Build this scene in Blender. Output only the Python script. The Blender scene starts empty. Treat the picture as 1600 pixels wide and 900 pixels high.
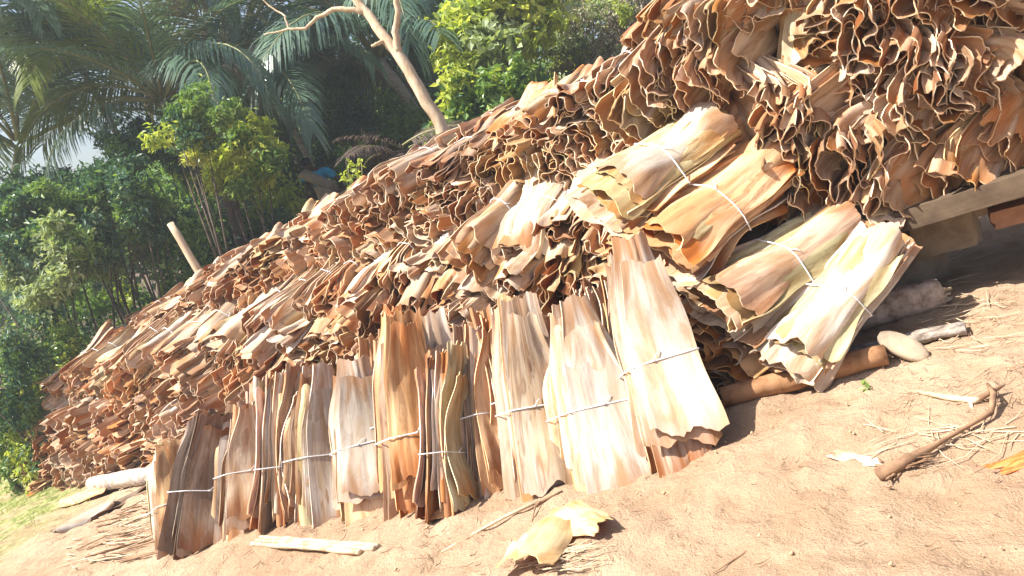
import bpy, math, random
import numpy as np
from mathutils import Vector, Matrix
rnd = random.Random(7)
rg = np.random.RandomState(11)
S = bpy.context.scene
C = S.collection
# ------------------------------------------------------------------ camera
F = 1209.0
ROLL, PITCH = math.radians(12), math.radians(10)
CAM = np.array([0., 0., 1.124])
_f = np.array([0, math.cos(PITCH), -math.sin(PITCH)])
_u0 = np.array([0, math.sin(PITCH), math.cos(PITCH)])
_r0 = np.array([1., 0, 0])
_R = math.cos(ROLL) * _r0 - math.sin(ROLL) * _u0
_U = math.sin(ROLL) * _r0 + math.cos(ROLL) * _u0
cam = bpy.data.cameras.new('camera'); camo = bpy.data.objects.new('camera', cam); C.objects.link(camo)
camo.matrix_world = Matrix(((_R[0], _U[0], -_f[0], CAM[0]), (_R[1], _U[1], -_f[1], CAM[1]),
                            (_R[2], _U[2], -_f[2], CAM[2]), (0, 0, 0, 1)))
cam.sensor_width = 36; cam.lens = 36 * F / 1600; cam.clip_end = 900; cam.clip_start = .05
S.camera = camo
# ------------------------------------------------------------------ light
sun_dir = Vector((-.58, -.08, .72)).normalized()
W = bpy.data.worlds.new('World'); S.world = W; W.use_nodes = True
nt = W.node_tree; bg = nt.nodes['Background']
sky = nt.nodes.new('ShaderNodeTexSky'); sky.sky_type = 'NISHITA'; sky.sun_disc = False
sky.sun_elevation = math.asin(sun_dir.z); sky.sun_rotation = math.atan2(sun_dir.x, sun_dir.y)
sky.dust_density = 3.0; sky.air_density = 1.0
nt.links.new(sky.outputs[0], bg.inputs[0]); bg.inputs[1].default_value = 0.078
sl = bpy.data.lights.new('sun', 'SUN'); sl.energy = 4.8; sl.angle = math.radians(.6); sl.color = (1, .95, .86)
so = bpy.data.objects.new('sun', sl); C.objects.link(so)
so.rotation_euler = sun_dir.to_track_quat('Z', 'Y').to_euler()
S.view_settings.view_transform = 'Standard'; S.view_settings.look = 'None'
S.view_settings.gamma = 1; S.view_settings.use_curve_mapping = False
S.view_settings.exposure = 1.36
S.cycles.max_bounces = 8; S.cycles.transparent_max_bounces = 8
# ------------------------------------------------------------------ frames
def cw(p):                                   # camera-space (x right, y down, z forward) -> world
    p = np.asarray(p, float); return CAM + _R * p[0] - _U * p[1] + _f * p[2]
def cd(p):
    p = np.asarray(p, float); return _R * p[0] - _U * p[1] + _f * p[2]
def at(px, py, d):                           # the place seen at a spot of the photograph, d metres away
    return cw(((px - 800) / F * d, (py - 450) / F * d, d))
_n = np.array([-.358, -.927, -.113]); _n /= np.linalg.norm(_n)
N = cd(_n)                                   # slope normal, world
PL = 1.108
_Rp = np.array([.625, .625, 2.7]); _a = np.array([.84, -.267, -.472])
_a -= _a.dot(_n) * _n; _a /= np.linalg.norm(_a)
_b = np.cross(_a, _n); _b *= np.sign(_b[2])
_a2 = _a - .166 * _b; _a2 /= np.linalg.norm(_a2); _b2 = np.cross(_a2, _n); _b2 *= np.sign(_b2[2])
O = cw(_Rp + .75 * _b); A = cd(_a2); B = cd(_b2)   # pile frame: A along the pile (to the right), B into it, N up
def pile(s, t, h): return O + A * s + B * t + N * h
def sm(x): x = np.clip(x, 0, 1); return x * x * (3 - 2 * x)
def vnoise(x, y, seed=0):
    x = np.asarray(x, float); y = np.asarray(y, float)
    xi = np.floor(x).astype(np.int64); yi = np.floor(y).astype(np.int64); fx = sm(x - xi); fy = sm(y - yi)
    def hsh(i, j):
        k = (i * 374761393 + j * 668265263 + seed * 1442695041) & 0xffffffff
        k = ((k ^ (k >> 13)) * 1274126177) & 0xffffffff
        return ((k ^ (k >> 16)) & 0xffff) / 65535. - .5
    return (hsh(xi, yi) * (1 - fx) + hsh(xi + 1, yi) * fx) * (1 - fy) + (hsh(xi, yi + 1) * (1 - fx) + hsh(xi + 1, yi + 1) * fx) * fy
def fbm(x, y, oct=4, seed=0, g=.5):
    r = 0; a = 1
    for k in range(oct): r = r + a * vnoise(x * 2 ** k, y * 2 ** k, seed + k); a *= g
    return r
P0 = CAM - N * PL                            # foot point on the slope
def ground_z(x, y):
    x = np.asarray(x, float); y = np.asarray(y, float)
    xs = np.where(x < -9, -9 + (x + 9) * .35, x); xs = np.where(xs > 9, 9 + (xs - 9) * .6, xs)
    ys = np.where(y > 12, 12 + (y - 12) * .4, y)
    z = P0[2] - ((xs - P0[0]) * N[0] + (ys - P0[1]) * N[1]) / N[2]
    rise = sm((y - 6.8) / 6) * np.clip(1.5 + (x + 3) * .25, 0, 4)
    near = 1 - sm((np.hypot(x, y - 3) - 6) / 6)
    z = z + rise + fbm(x * .7, y * .7, 3, 3) * (.05 + .5 * sm((y - 8) / 10))
    z = z + near * (fbm(x * 2.6, y * 2.6, 3, 9) * .035)
    return z
def gp(px, py, lift=0.):                     # point of the ground seen at a spot of the photograph
    d = .6; o = CAM; r = at(px, py, 1) - CAM
    while d < 60:
        p = o + r * d
        if p[2] < ground_z(p[0], p[1]): break
        d *= 1.04
    lo, hi = d / 1.04, d
    for _ in range(9):
        m = (lo + hi) / 2; p = o + r * m
        if p[2] < ground_z(p[0], p[1]): hi = m
        else: lo = m
    p = o + r * hi; p[2] += lift; return p
# ------------------------------------------------------------------ object helpers
def tag(o, label=None, cat=None, group=None, kind=None):
    if label: o['label'] = label
    if cat: o['category'] = cat
    if group: o['group'] = group
    if kind: o['kind'] = kind
    return o
def link(name, data, parent=None, m=None):
    o = bpy.data.objects.new(name, data); C.objects.link(o)
    if parent: o.parent = parent
    return o
def empty(name, loc, label, cat, group=None):
    o = link(name, None); o.location = Vector(loc); o.empty_display_size = .1
    return tag(o, label, cat, group)
def mesh(name, v, f, mats, mi=None, smooth=True, uv=None):
    me = bpy.data.meshes.new(name)
    v = np.asarray(v, np.float32); f = np.asarray(f, np.int32)
    k = f.shape[1]
    me.vertices.add(len(v)); me.vertices.foreach_set('co', v.ravel())
    me.loops.add(f.size); me.loops.foreach_set('vertex_index', f.ravel())
    me.polygons.add(len(f)); me.polygons.foreach_set('loop_start', np.arange(0, f.size, k, dtype=np.int32))
    me.polygons.foreach_set('loop_total', np.full(len(f), k, np.int32))
    if mi is not None: me.polygons.foreach_set('material_index', np.asarray(mi, np.int32))
    me.polygons.foreach_set('use_smooth', np.full(len(f), smooth))
    for m in (mats if isinstance(mats, (list, tuple)) else [mats]): me.materials.append(m)
    if uv is not None:
        l = me.uv_layers.new(name='UVMap'); l.data.foreach_set('uv', np.asarray(uv, np.float32)[f.ravel()].ravel())
    me.update(calc_edges=True); me.validate(); return me
class MB:                                    # collects quads for one mesh
    def __init__(s): s.v = []; s.f = []; s.n = 0; s.mi = []
    def add(s, v, f, mi=0):
        v = np.asarray(v, float); f = np.asarray(f, int)
        if f.shape[1] == 3: f = np.c_[f, f[:, 2]]
        s.v.append(v); s.f.append(f + s.n); s.n += len(v); s.mi += [mi] * len(f)
    def tube(s, pts, r, seg=8, mi=0, wob=0, cap=True):
        pts = np.asarray(pts, float); n = len(pts); r = np.broadcast_to(np.asarray(r, float), (n,))
        t = np.gradient(pts, axis=0); t /= np.linalg.norm(t, axis=1)[:, None] + 1e-9
        ref = np.array([0, 0, 1.]) if abs(t[0][2]) < .9 else np.array([1., 0, 0])
        V = []; x = np.cross(t[0], ref); x /= np.linalg.norm(x)
        ang = np.linspace(0, 2 * math.pi, seg, endpoint=False)
        for i in range(n):
            x = x - x.dot(t[i]) * t[i]; x /= np.linalg.norm(x); y = np.cross(t[i], x)
            rr = r[i] * (1 + wob * rg.uniform(-1, 1, seg))
            V.append(pts[i] + (np.cos(ang) * rr)[:, None] * x + (np.sin(ang) * rr)[:, None] * y)
        V = np.concatenate(V); Fq = []
        for i in range(n - 1):
            for j in range(seg):
                k = (j + 1) % seg; Fq.append((i * seg + j, i * seg + k, (i + 1) * seg + k, (i + 1) * seg + j))
        if cap:
            V = np.r_[V, [pts[0]], [pts[-1]]]; c0 = n * seg; c1 = c0 + 1
            for j in range(seg):
                k = (j + 1) % seg; Fq.append((c0, k, j, j)); Fq.append((c1, (n - 1) * seg + j, (n - 1) * seg + k, (n - 1) * seg + k))
        s.add(V, Fq, mi)
    def build(s, name, mats, parent=None, smooth=True, tris=True):
        v = np.concatenate(s.v); f = np.concatenate(s.f)
        me = bpy.data.meshes.new(name)
        fl = [tuple(q) if q[2] != q[3] else tuple(q[:3]) for q in f.tolist()]
        me.from_pydata(v.tolist(), [], fl)
        for m in (mats if isinstance(mats, (list, tuple)) else [mats]): me.materials.append(m)
        me.polygons.foreach_set('use_smooth', np.full(len(fl), smooth))
        me.polygons.foreach_set('material_index', np.asarray(s.mi, np.int32)); me.update()
        return link(name, me, parent)
# ------------------------------------------------------------------ materials
def newmat(name):
    m = bpy.data.materials.new(name); m.use_nodes = True; t = m.node_tree
    return m, t, t.nodes['Principled BSDF'], lambda k, **kw: _nd(t, k, kw)
def _nd(t, k, kw):
    n = t.nodes.new('ShaderNode' + k)
    for a, v in kw.items():
        if a in n.bl_rna.properties: setattr(n, a, v)
        else: n.inputs[a].default_value = v
    return n
def ramp(t, src, stops):
    r = t.nodes.new('ShaderNodeValToRGB'); e = r.color_ramp.elements
    while len(e) < len(stops): e.new(.5)
    for i, (p, c) in enumerate(stops):
        e[i].position = p; e[i].color = (*c, 1) if len(c) == 3 else c
    t.links.new(src, r.inputs[0]); return r.outputs[0]
def mixc(t, fac, a, b, mode='MIX'):
    n = t.nodes.new('ShaderNodeMix'); n.data_type = 'RGBA'; n.blend_type = mode
    for s, v in ((0, fac), (6, a), (7, b)):
        if isinstance(v, (int, float)): n.inputs[s].default_value = v
        elif isinstance(v, tuple): n.inputs[s].default_value = (*v, 1)
        else: t.links.new(v, n.inputs[s])
    return n.outputs[2]
def mth(t, op, a, b=0., clamp=False):
    n = t.nodes.new('ShaderNodeMath'); n.operation = op; n.use_clamp = clamp
    for s, v in ((0, a), (1, b)):
        if isinstance(v, (int, float)): n.inputs[s].default_value = v
        else: t.links.new(v, n.inputs[s])
    return n.outputs[0]
def sheath_mat(name, light, mid, dark, endc, trans=.18, stain=.5, rough=.5):
    m, t, P, nd = newmat(name)
    uv = nd('UVMap'); oi = nd('ObjectInfo'); sep = nd('SeparateXYZ'); t.links.new(uv.outputs[0], sep.inputs[0])
    rx = mth(t, 'MULTIPLY', oi.outputs['Random'], 57.)
    def coords(su, sv, ofs):
        c = nd('CombineXYZ'); t.links.new(mth(t, 'MULTIPLY', sep.outputs[0], su), c.inputs[0])
        t.links.new(mth(t, 'MULTIPLY', sep.outputs[1], sv), c.inputs[1]); t.links.new(mth(t, 'ADD', rx, ofs), c.inputs[2]); return c.outputs[0]
    def nz(co, det=3., dist=0.):
        n = nd('TexNoise', Detail=det, Scale=1., Distortion=dist); t.links.new(co, n.inputs['Vector']); return n.outputs[0]
    fib = nz(coords(26, 1.6, 0), 3); broad = nz(coords(3.2, 1.7, 9), 4, .9); st = nz(coords(4.5, 1.8, 23), 5, 1.4); mot = nz(coords(22, 22, 40), 5)
    base = ramp(t, broad, [(.36, light), (.50, tuple(.6 * a + .4 * b for a, b in zip(light, mid))), (.62, mid)])
    base = mixc(t, mth(t, 'MULTIPLY', ramp(t, fib, [(.42, (0,) * 3), (.75, (1,) * 3)]), .22), base, mid)
    stain = mth(t, 'MULTIPLY', oi.outputs['Alpha'], stain)
    sf = ramp(t, st, [(.49, (0,) * 3), (.56, (.7,) * 3), (.60, (.28,) * 3), (.72, (1,) * 3)])
    base = mixc(t, mth(t, 'MULTIPLY', sf, stain), base, dark)
    hair = nz(coords(150, 2.5, 61), 5, .5); base = mixc(t, mth(t, 'MULTIPLY', ramp(t, hair, [(.56, (0,) * 3), (.68, (1,) * 3)]), .20), base, dark)
    ev = mth(t, 'ABSOLUTE', mth(t, 'SUBTRACT', sep.outputs[1], .5)); ev = mth(t, 'ADD', ev, mth(t, 'MULTIPLY', mth(t, 'SUBTRACT', broad, .5), .55))
    rs = mth(t, 'MULTIPLY', mth(t, 'FRACT', mth(t, 'MULTIPLY', oi.outputs['Random'], 13.7)), mth(t, 'ADD', mth(t, 'MULTIPLY', oi.outputs['Alpha'], .6), .4))
    base = mixc(t, mth(t, 'MULTIPLY', ramp(t, ev, [(.26, (0,) * 3), (.44, (1,) * 3)]), rs), base, endc)
    spk = ramp(t, mot, [(.62, (0,) * 3), (.72, (1,) * 3)])
    base = mixc(t, mth(t, 'MULTIPLY', spk, .22), base, dark)
    base = mixc(t, 1., base, oi.outputs['Color'], 'MULTIPLY')
    t.links.new(base, P.inputs['Base Color']); P.inputs['Roughness'].default_value = rough
    P.inputs['Specular IOR Level'].default_value = .35
    bp = nd('Bump', Strength=.3, Distance=.003); t.links.new(mth(t, 'ADD', fib, mth(t, 'MULTIPLY', mot, .5)), bp.inputs['Height']); t.links.new(bp.outputs[0], P.inputs['Normal'])
    tr = nd('BsdfTranslucent'); t.links.new(mixc(t, 1., base, (1, .62, .3), 'MULTIPLY'), tr.inputs[0])
    mx = nd('MixShader', Fac=trans); t.links.new(P.outputs[0], mx.inputs[1]); t.links.new(tr.outputs[0], mx.inputs[2])
    t.links.new(mx.outputs[0], t.nodes['Material Output'].inputs[0]); return m
M_in = sheath_mat('sheath_inner', (.86, .78, .65), (.68, .49, .31), (.22, .085, .03), (.46, .17, .03), trans=.22, stain=.85)
M_out = sheath_mat('sheath_outer', (.74, .57, .41), (.54, .31, .155), (.11, .04, .015), (.30, .09, .02), trans=.24, stain=.7)
M_rim = sheath_mat('sheath_cut_edge', (.95, .87, .72), (.85, .72, .52), (.6, .4, .2), (.7, .5, .3), trans=.1, stain=.1)
def simple(name, cols, scale=8., rough=.7, bump=.3, bd=.01, det=5., stretch=(1, 1, 1), trans=0, spec=.3, mus=0):
    m, t, P, nd = newmat(name)
    tc = nd('TexCoord'); mp = nd('Mapping'); mp.inputs['Scale'].default_value = stretch; t.links.new(tc.outputs['Object'], mp.inputs[0])
    n = nd('TexNoise', Scale=scale, Detail=det, Roughness=.6); t.links.new(mp.outputs[0], n.inputs['Vector'])
    k = len(cols); col = ramp(t, n.outputs[0], [(.3 + .4 * i / max(k - 1, 1), c) for i, c in enumerate(cols)])
    oi = nd('ObjectInfo'); col = mixc(t, 1., col, oi.outputs['Color'], 'MULTIPLY')
    t.links.new(col, P.inputs['Base Color']); P.inputs['Roughness'].default_value = rough; P.inputs['Specular IOR Level'].default_value = spec
    if bump:
        bp = nd('Bump', Strength=bump, Distance=bd); t.links.new(n.outputs[0], bp.inputs['Height']); t.links.new(bp.outputs[0], P.inputs['Normal'])
    if trans:
        tr = nd('BsdfTranslucent'); t.links.new(mixc(t, 1., col, (1.0, 1.0, .45), 'MULTIPLY'), tr.inputs[0])
        mx = nd('MixShader', Fac=trans); t.links.new(P.outputs[0], mx.inputs[1]); t.links.new(tr.outputs[0], mx.inputs[2])
        t.links.new(mx.outputs[0], t.nodes['Material Output'].inputs[0])
    return m
M_string = simple('white_string', [(.75, .76, .8), (.85, .85, .88)], 60, .5)
M_leaf = {
 'dark': simple('leaf_dark_green', [(.05, .12, .08), (.11, .21, .12)], 3, .32, 0, trans=.35, spec=.5),
 'mid': simple('leaf_mid_green', [(.12, .24, .06), (.26, .38, .11)], 3, .34, 0, trans=.42, spec=.5),
 'bright': simple('leaf_yellow_green', [(.30, .42, .07), (.50, .58, .12), (.62, .62, .22)], 2.5, .45, 0, trans=.5, spec=.5),
 'pale': simple('leaf_pale_green', [(.28, .36, .17), (.46, .52, .34)], 3, .5, 0, trans=.4),
 'frond': simple('palm_leaflet', [(.07, .14, .10), (.18, .27, .19)], 2, .3, 0, trans=.3, spec=.8),
 'frondy': simple('palm_leaflet_yellow', [(.14, .20, .03), (.25, .30, .06)], 2, .38, 0, trans=.4, spec=.6),
 'grey': simple('palm_leaflet_dry', [(.20, .17, .13), (.32, .28, .22)], 2, .5, 0, trans=.2, spec=.5),
 'red': simple('leaf_red', [(.30, .05, .03), (.38, .12, .05)], 2, .5, 0, trans=.3)}
M_bark = simple('pale_bark', [(.30, .20, .12), (.50, .38, .26), (.60, .48, .36)], 9, .85, .7, .02, stretch=(1, 1, .5))
M_dbark = simple('dark_bark', [(.06, .045, .035), (.16, .12, .09)], 12, .9, .6)
M_pbark = simple('palm_bark', [(.22, .19, .16), (.42, .38, .34)], 10, .9, .8, .02, stretch=(.6, .6, 4))
M_rach = simple('frond_midrib', [(.16, .17, .06), (.28, .26, .12)], 6, .5)
M_log = simple('weathered_log', [(.12, .09, .07), (.30, .25, .21), (.42, .37, .33)], 7, .85, .9, .015, stretch=(3, 3, 3))
M_split = simple('split_wood', [(.28, .18, .10), (.52, .40, .27), (.62, .50, .36)], 14, .8, .6, .008)
M_stone = simple('stone', [(.20, .15, .11), (.36, .28, .20), (.45, .36, .26)], 9, .85, .5, .01)
M_brick = simple('brick_clay', [(.24, .12, .07), (.38, .20, .12)], 16, .9, .6, .006)
M_beam = simple('beam_concrete', [(.15, .11, .08), (.27, .21, .15)], 12, .85, .5, .006)
M_straw = simple('dry_straw', [(.40, .29, .18), (.66, .54, .38)], 20, .7, 0)
M_twig = simple('brown_twig', [(.13, .07, .04), (.36, .22, .13)], 18, .8, .5, .004)
M_clod = simple('soil_clod', [(.42, .27, .15), (.60, .42, .26)], 30, .95, .4, .004)
# soil
M_soil, t, P, nd = newmat('sandy_soil')
geo = nd('NewGeometry')
def gn(sc, det=5., rough=.55, dist=0.):
    n = nd('TexNoise', Scale=sc, Detail=det, Roughness=rough, Distortion=dist); t.links.new(geo.outputs[0], n.inputs['Vector']); return n.outputs[0]
big, med, fine, grit = gn(.9, 4), gn(5., 5, .6, .4), gn(40., 6, .7), gn(160., 3, .7)
col = ramp(t, big, [(.3, (.38, .25, .16)), (.5, (.46, .32, .215)), (.7, (.53, .395, .275))])
col = mixc(t, mth(t, 'MULTIPLY', ramp(t, med, [(.42, (1,) * 3), (.56, (0,) * 3)]), .35), col, (.31, .20, .115))
col = mixc(t, mth(t, 'MULTIPLY', ramp(t, fine, [(.60, (0,) * 3), (.72, (1,) * 3)]), .5), col, (.60, .47, .33))
col = mixc(t, mth(t, 'MULTIPLY', ramp(t, fine, [(.30, (1,) * 3), (.40, (0,) * 3)]), .5), col, (.30, .17, .09))
col = mixc(t, mth(t, 'MULTIPLY', ramp(t, grit, [(.62, (0,) * 3), (.68, (1,) * 3)]), .35), col, (.25, .15, .09))
# the slope turns to turf and leaf litter away from the worked ground
att = nd('Attribute', attribute_name='turf')
tc2 = ramp(t, gn(14, 5), [(.35, (.10, .13, .03)), (.5, (.24, .28, .09)), (.68, (.50, .42, .24))])
col = mixc(t, mth(t, 'MULTIPLY', att.outputs['Fac'], ramp(t, gn(3, 6, .7), [(.38, (.15,) * 3), (.55, (1,) * 3)])), col, tc2)
att2 = nd('Attribute', attribute_name='litter')
lc = ramp(t, gn(25, 5), [(.35, (.05, .035, .02)), (.65, (.17, .11, .06))])
col = mixc(t, att2.outputs['Fac'], col, lc)
t.links.new(col, P.inputs['Base Color']); P.inputs['Roughness'].default_value = .95; P.inputs['Specular IOR Level'].default_value = .1
hgt = mth(t, 'ADD', mth(t, 'ADD', mth(t, 'MULTIPLY', med, 2.), mth(t, 'MULTIPLY', fine, .5)), mth(t, 'MULTIPLY', grit, .16))
bp = nd('Bump', Strength=1., Distance=.03); t.links.new(hgt, bp.inputs['Height']); t.links.new(bp.outputs[0], P.inputs['Normal'])
# ------------------------------------------------------------------ ground
def grid_axis(lo, hi, fl, fh, fine, grow):
    x = list(np.arange(fl, fh, fine)); s = fine
    while x[-1] < hi: s *= grow; x.append(x[-1] + s)
    s = fine; y = [x[0]]
    while y[-1] > lo: s *= grow; y.append(y[-1] - s)
    return np.array(y[:0:-1] + x)
gx = grid_axis(-260, 260, -5.5, 3.2, .022, 1.13); gy = grid_axis(-40, 420, 1.2, 7.2, .022, 1.13)
X, Y = np.meshgrid(gx, gy); Z = ground_z(X, Y)
nearm = 1 - sm((np.hypot(X + .5, Y - 3.5) - 5) / 2)
Z += nearm * (fbm(X * 9, Y * 9, 4, 21, .7) * .017 + np.abs(fbm(X * 5, Y * 5, 3, 33)) * .018)
ny, nx = X.shape
idx = np.arange(nx * ny).reshape(ny, nx)
gf = np.stack([idx[:-1, :-1], idx[:-1, 1:], idx[1:, 1:], idx[1:, :-1]], -1).reshape(-1, 4)
gm = mesh('hillside_ground', np.stack([X, Y, Z], -1).reshape(-1, 3), gf, M_soil)
rel = np.stack([X, Y, Z], -1) - O
gs, gt = rel @ A, rel @ B
turf = sm((-5.0 - gs - .5 * gt) / 1.6) * .95 * (1 - sm((gt - 4) / 2)) + sm((gt - 2.0) / 1.5) * .35 * (gs > -20)
lit = sm((gt - 2.6) / 3.5)
for nm, ar in (('turf', turf), ('litter', lit)):
    a_ = gm.attributes.new(nm, 'FLOAT', 'POINT'); a_.data.foreach_set('value', np.clip(ar, 0, 1).astype(np.float32).ravel())
tag(link('hillside_ground', gm), 'sandy brown sloping hillside ground around the leaf pile', kind='structure')
# ------------------------------------------------------------------ sheaths
def sheath_arrays(r, L, Wd, k, Nn, common, p):
    """one dried leaf sheath, a folded ribbon of constant width; k of Nn in its bundle"""
    NU, NV = p.get('nu', 17), p.get('nv', 13)
    u = np.linspace(-1, 1, NU)[None, :]; v = np.linspace(0, 1, NV)[:, None] ** 1.0
    wd = Wd * r.uniform(.78, 1.05)
    e0 = np.abs(v - .5) * 2
    fold = p['fold']; end = p['end']; face = p.get('face', 0) and k >= Nn - 2
    if face: wd = Wd * 1.0
    amp = fold * .45 + (end - fold * .45) * sm(e0) ** 1.3
    th = 0
    for (f, ph, am, tw) in common: th = th + am * np.sin(math.pi * f * u + ph + tw * (v - .5))
    for _ in range(3):
        f = r.uniform(.8, 3.4); th = th + r.uniform(.15, .55) * p.get('ind', .7) * np.sin(math.pi * f * u + r.uniform(0, 6.3) + r.uniform(-1.5, 1.5) * (v - .5))
    th = th * amp
    kk = (k / max(Nn - 1, 1)) * 2 - 1; th = th - (p.get('cup', .35) * kk + p.get('cup0', .0)) * u * (p.get('cupe', .55) + (1 - p.get('cupe', .55)) * sm(1 - e0))
    cl, cr = r.uniform(-1, 1, 2) * p.get('curl', 2.2) * (r.random_sample(2) < .75)
    ce = (.35 + .65 * sm(e0))
    th = th + ce * (cl * sm((-u - .55) / .45) ** 1.5 * -1 + cr * sm((u - .55) / .45) ** 1.5)
    # fine ruffle at the cut ends
    kn = r.randint(9, 14); xr = np.interp(u[0], np.linspace(-1, 1, kn), r.uniform(-1, 1, kn)); xr2 = np.interp(u[0], np.linspace(-1, 1, 6), r.uniform(-1, 1, 6))
    th = th + p.get('ruffle', .5) * (sm((e0 - .6) / .4) * 1.5 * xr[None] + (.25 + .75 * e0) * .9 * xr2[None])
    if face: th = th * .28
    for _ in range(r.randint(0, 3)):
        u0, wdt, a0 = r.uniform(-.8, .8), r.uniform(.05, .12), r.uniform(-1, 1) * p.get('crease', .8)
        u0v = u0 + r.uniform(-.3, .3) * (v - .5); th = th + a0 * np.sin(np.clip((u - u0v) / wdt, -1, 1) * math.pi)
    ds = wd / (NU - 1)
    cx = np.cumsum(np.cos(th), 1) * ds; cz = np.cumsum(np.sin(th), 1) * ds
    cx -= cx[:, NU // 2:NU // 2 + 1]; cz -= cz.mean(1, keepdims=True)
    cz = cz * (p.get('tiez', .55) + (1 - p.get('tiez', .55)) * sm(e0))
    zoff = (k - (Nn - 1) / 2) * p['sp'] * (.62 + .38 * sm(e0) ** 1.0)
    sq = p.get('pinch', .80) + (1 - p.get('pinch', .80)) * sm(e0)
    x = cx * sq + r.uniform(-.02, .02) + p.get('fan', 0.) * kk; z = cz + zoff
    # spread of outer sheaths at the ends
    z = z + p.get('flare', .02) * (k / (Nn - 1) - .5) * 2 * sm(e0) ** 2
    l0, l1 = -L / 2 + r.uniform(-1, 1) * p.get('jag', .04), L / 2 + r.uniform(-1, 1) * p.get('jag', .04)
    un = u[0]
    tear = .035 * np.maximum(0, np.sin(un * r.uniform(2, 5) + r.uniform(0, 6)) - .55) * p.get('tear', 1.)
    edge0 = tear + .012 * np.sin(un * r.uniform(3, 9) + r.uniform(0, 6)) + .018 * un * r.uniform(-1, 1) + r.uniform(-.007, .007, NU)
    edge1 = .012 * np.sin(un * r.uniform(3, 9) + r.uniform(0, 6)) + .018 * un * r.uniform(-1, 1) + r.uniform(-.007, .007, NU)
    y = (l0 + edge0)[None] * (1 - v) + (l1 + edge1)[None] * v
    # droop of the front end (y<0), taper of the back end
    dr = p.get('droop', .0); fr = sm((-y / L * 2 - .1) / .9 + 0)
    z = z - dr * fr ** 1.5 * (1 + .25 * r.uniform(-1, 1))
    tp = p.get('taper', 1.0); x = x * (tp + (1 - tp) * (1 - v))
    if 'leaf' in p: x = x * (1 - p['leaf'] * r.uniform(.6, 1.3) * sm((v - .5) / .5) ** 1.4) * (1 + .04 * sm((.35 - v) / .35))
    x = x + p.get('bend', .0) * ((y / L * 2) ** 2)
    return np.stack([x, y, z], -1)
def solid(G, th):
    NV, NU = G.shape[:2]
    du = np.gradient(G, axis=1); dv = np.gradient(G, axis=0); nn = np.cross(du, dv)
    nn /= np.linalg.norm(nn, axis=2)[..., None] + 1e-9
    if nn[..., 2].mean() < 0: nn = -nn; flip = True
    else: flip = False
    top = (G + nn * th / 2).reshape(-1, 3); bot = (G - nn * th / 2).reshape(-1, 3); n = NV * NU
    ii = np.arange(n).reshape(NV, NU)
    q = np.stack([ii[:-1, :-1], ii[:-1, 1:], ii[1:, 1:], ii[1:, :-1]], -1).reshape(-1, 4)
    if flip: q = q[:, ::-1]
    ring = np.r_[ii[0, :], ii[1:, -1], ii[-1, -2::-1], ii[-2:0:-1, 0]]; rn = np.roll(ring, -1)
    m = len(ring)
    V = np.r_[top, bot, top[ring], bot[ring]]
    o1, o2 = 2 * n, 2 * n + m; j = np.arange(m); jn = (j + 1) % m
    rim = np.c_[o1 + jn, o1 + j, o2 + j, o2 + jn]
    if flip: rim = rim[:, ::-1]
    f = np.r_[q, q[:, ::-1] + n, rim]
    mi = np.r_[np.zeros(len(q)), np.ones(len(q)), np.full(m, 2)]
    U_, V_ = np.meshgrid(np.linspace(0, 1, NU), np.linspace(0, 1, NV)); uv1 = np.stack([U_, V_], -1).reshape(-1, 2)
    uv = np.r_[uv1, uv1, uv1[ring], uv1[ring]]
    return V, f, mi, uv
def hull2(p):
    p = sorted(map(tuple, p)); 
    def half(ps):
        h = []
        for q in ps:
            while len(h) > 1 and (h[-1][0] - h[-2][0]) * (q[1] - h[-2][1]) - (h[-1][1] - h[-2][1]) * (q[0] - h[-2][0]) <= 0: h.pop()
            h.append(q)
        return h
    a, b = half(p), half(p[::-1]); return np.array(a[:-1] + b[:-1])
def tie_mesh(allG, ytie, rad, r):
    pts = []
    for G in allG:
        i = np.argmin(np.abs(G[:, G.shape[1] // 2, 1] - ytie)); pts.append(G[i][:, [0, 2]])
    h = hull2(np.concatenate(pts)); c = h.mean(0)
    h = c + (h - c) * (1 + (rad + .002) / (np.linalg.norm(h - c, axis=1)[:, None] + 1e-6))
    hh = []; m = len(h)
    for i in range(m):
        a, b = h[i], h[(i + 1) % m]; k = max(1, int(np.linalg.norm(b - a) / .03))
        for j in range(k): hh.append(a + (b - a) * j / k)
    hh = np.array(hh + hh[:1]); tilt = r.uniform(-.12, .12)
    P3 = np.c_[hh[:, 0], ytie + (hh[:, 0] - c[0]) * tilt, hh[:, 1]]
    mb = MB(); mb.tube(P3, rad, 6)
    k = int(np.argmax(hh[:, 1])); q = P3[k]
    mb.tube([q + (-.006, 0, 0), q + (0, .001, rad * 1.6), q + (.006, 0, 0)], rad * 1.3, 6)
    mb.tube([q, q + (.012, .02, rad * 2), q + (.03, .032, .0)], rad * .6, 5)
    o = mb.build('tie_string', M_string); me = o.data; bpy.data.objects.remove(o); return me
def bundle_type(seed, Nn, L, Wd, **p):
    r = np.random.RandomState(seed)
    fq, am = p.get('fq', 1.), p.get('com', 1.)
    common = [(fq * r.uniform(.7, 1.3), r.uniform(0, 6.3), .55 * am, r.uniform(-1, 1)), (fq * r.uniform(1.5, 2.4), r.uniform(0, 6.3), .55 * am, r.uniform(-1.5, 1.5)),
              (fq * r.uniform(2.6, 4.), r.uniform(0, 6.3), .3 * am, r.uniform(-2, 2))]
    Gs = [sheath_arrays(r, L, Wd, k, Nn, common, p) for k in range(Nn)]
    ms = []
    for G in Gs:
        V, f, mi, uv = solid(G, p.get('thick', .0032)); ms.append(mesh('sheath', V, f, [M_in, M_out, M_rim], mi, True, uv))
    return ms, tie_mesh(Gs, p.get('ytie', 0.) * L, p.get('rad', .003), r)
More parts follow.
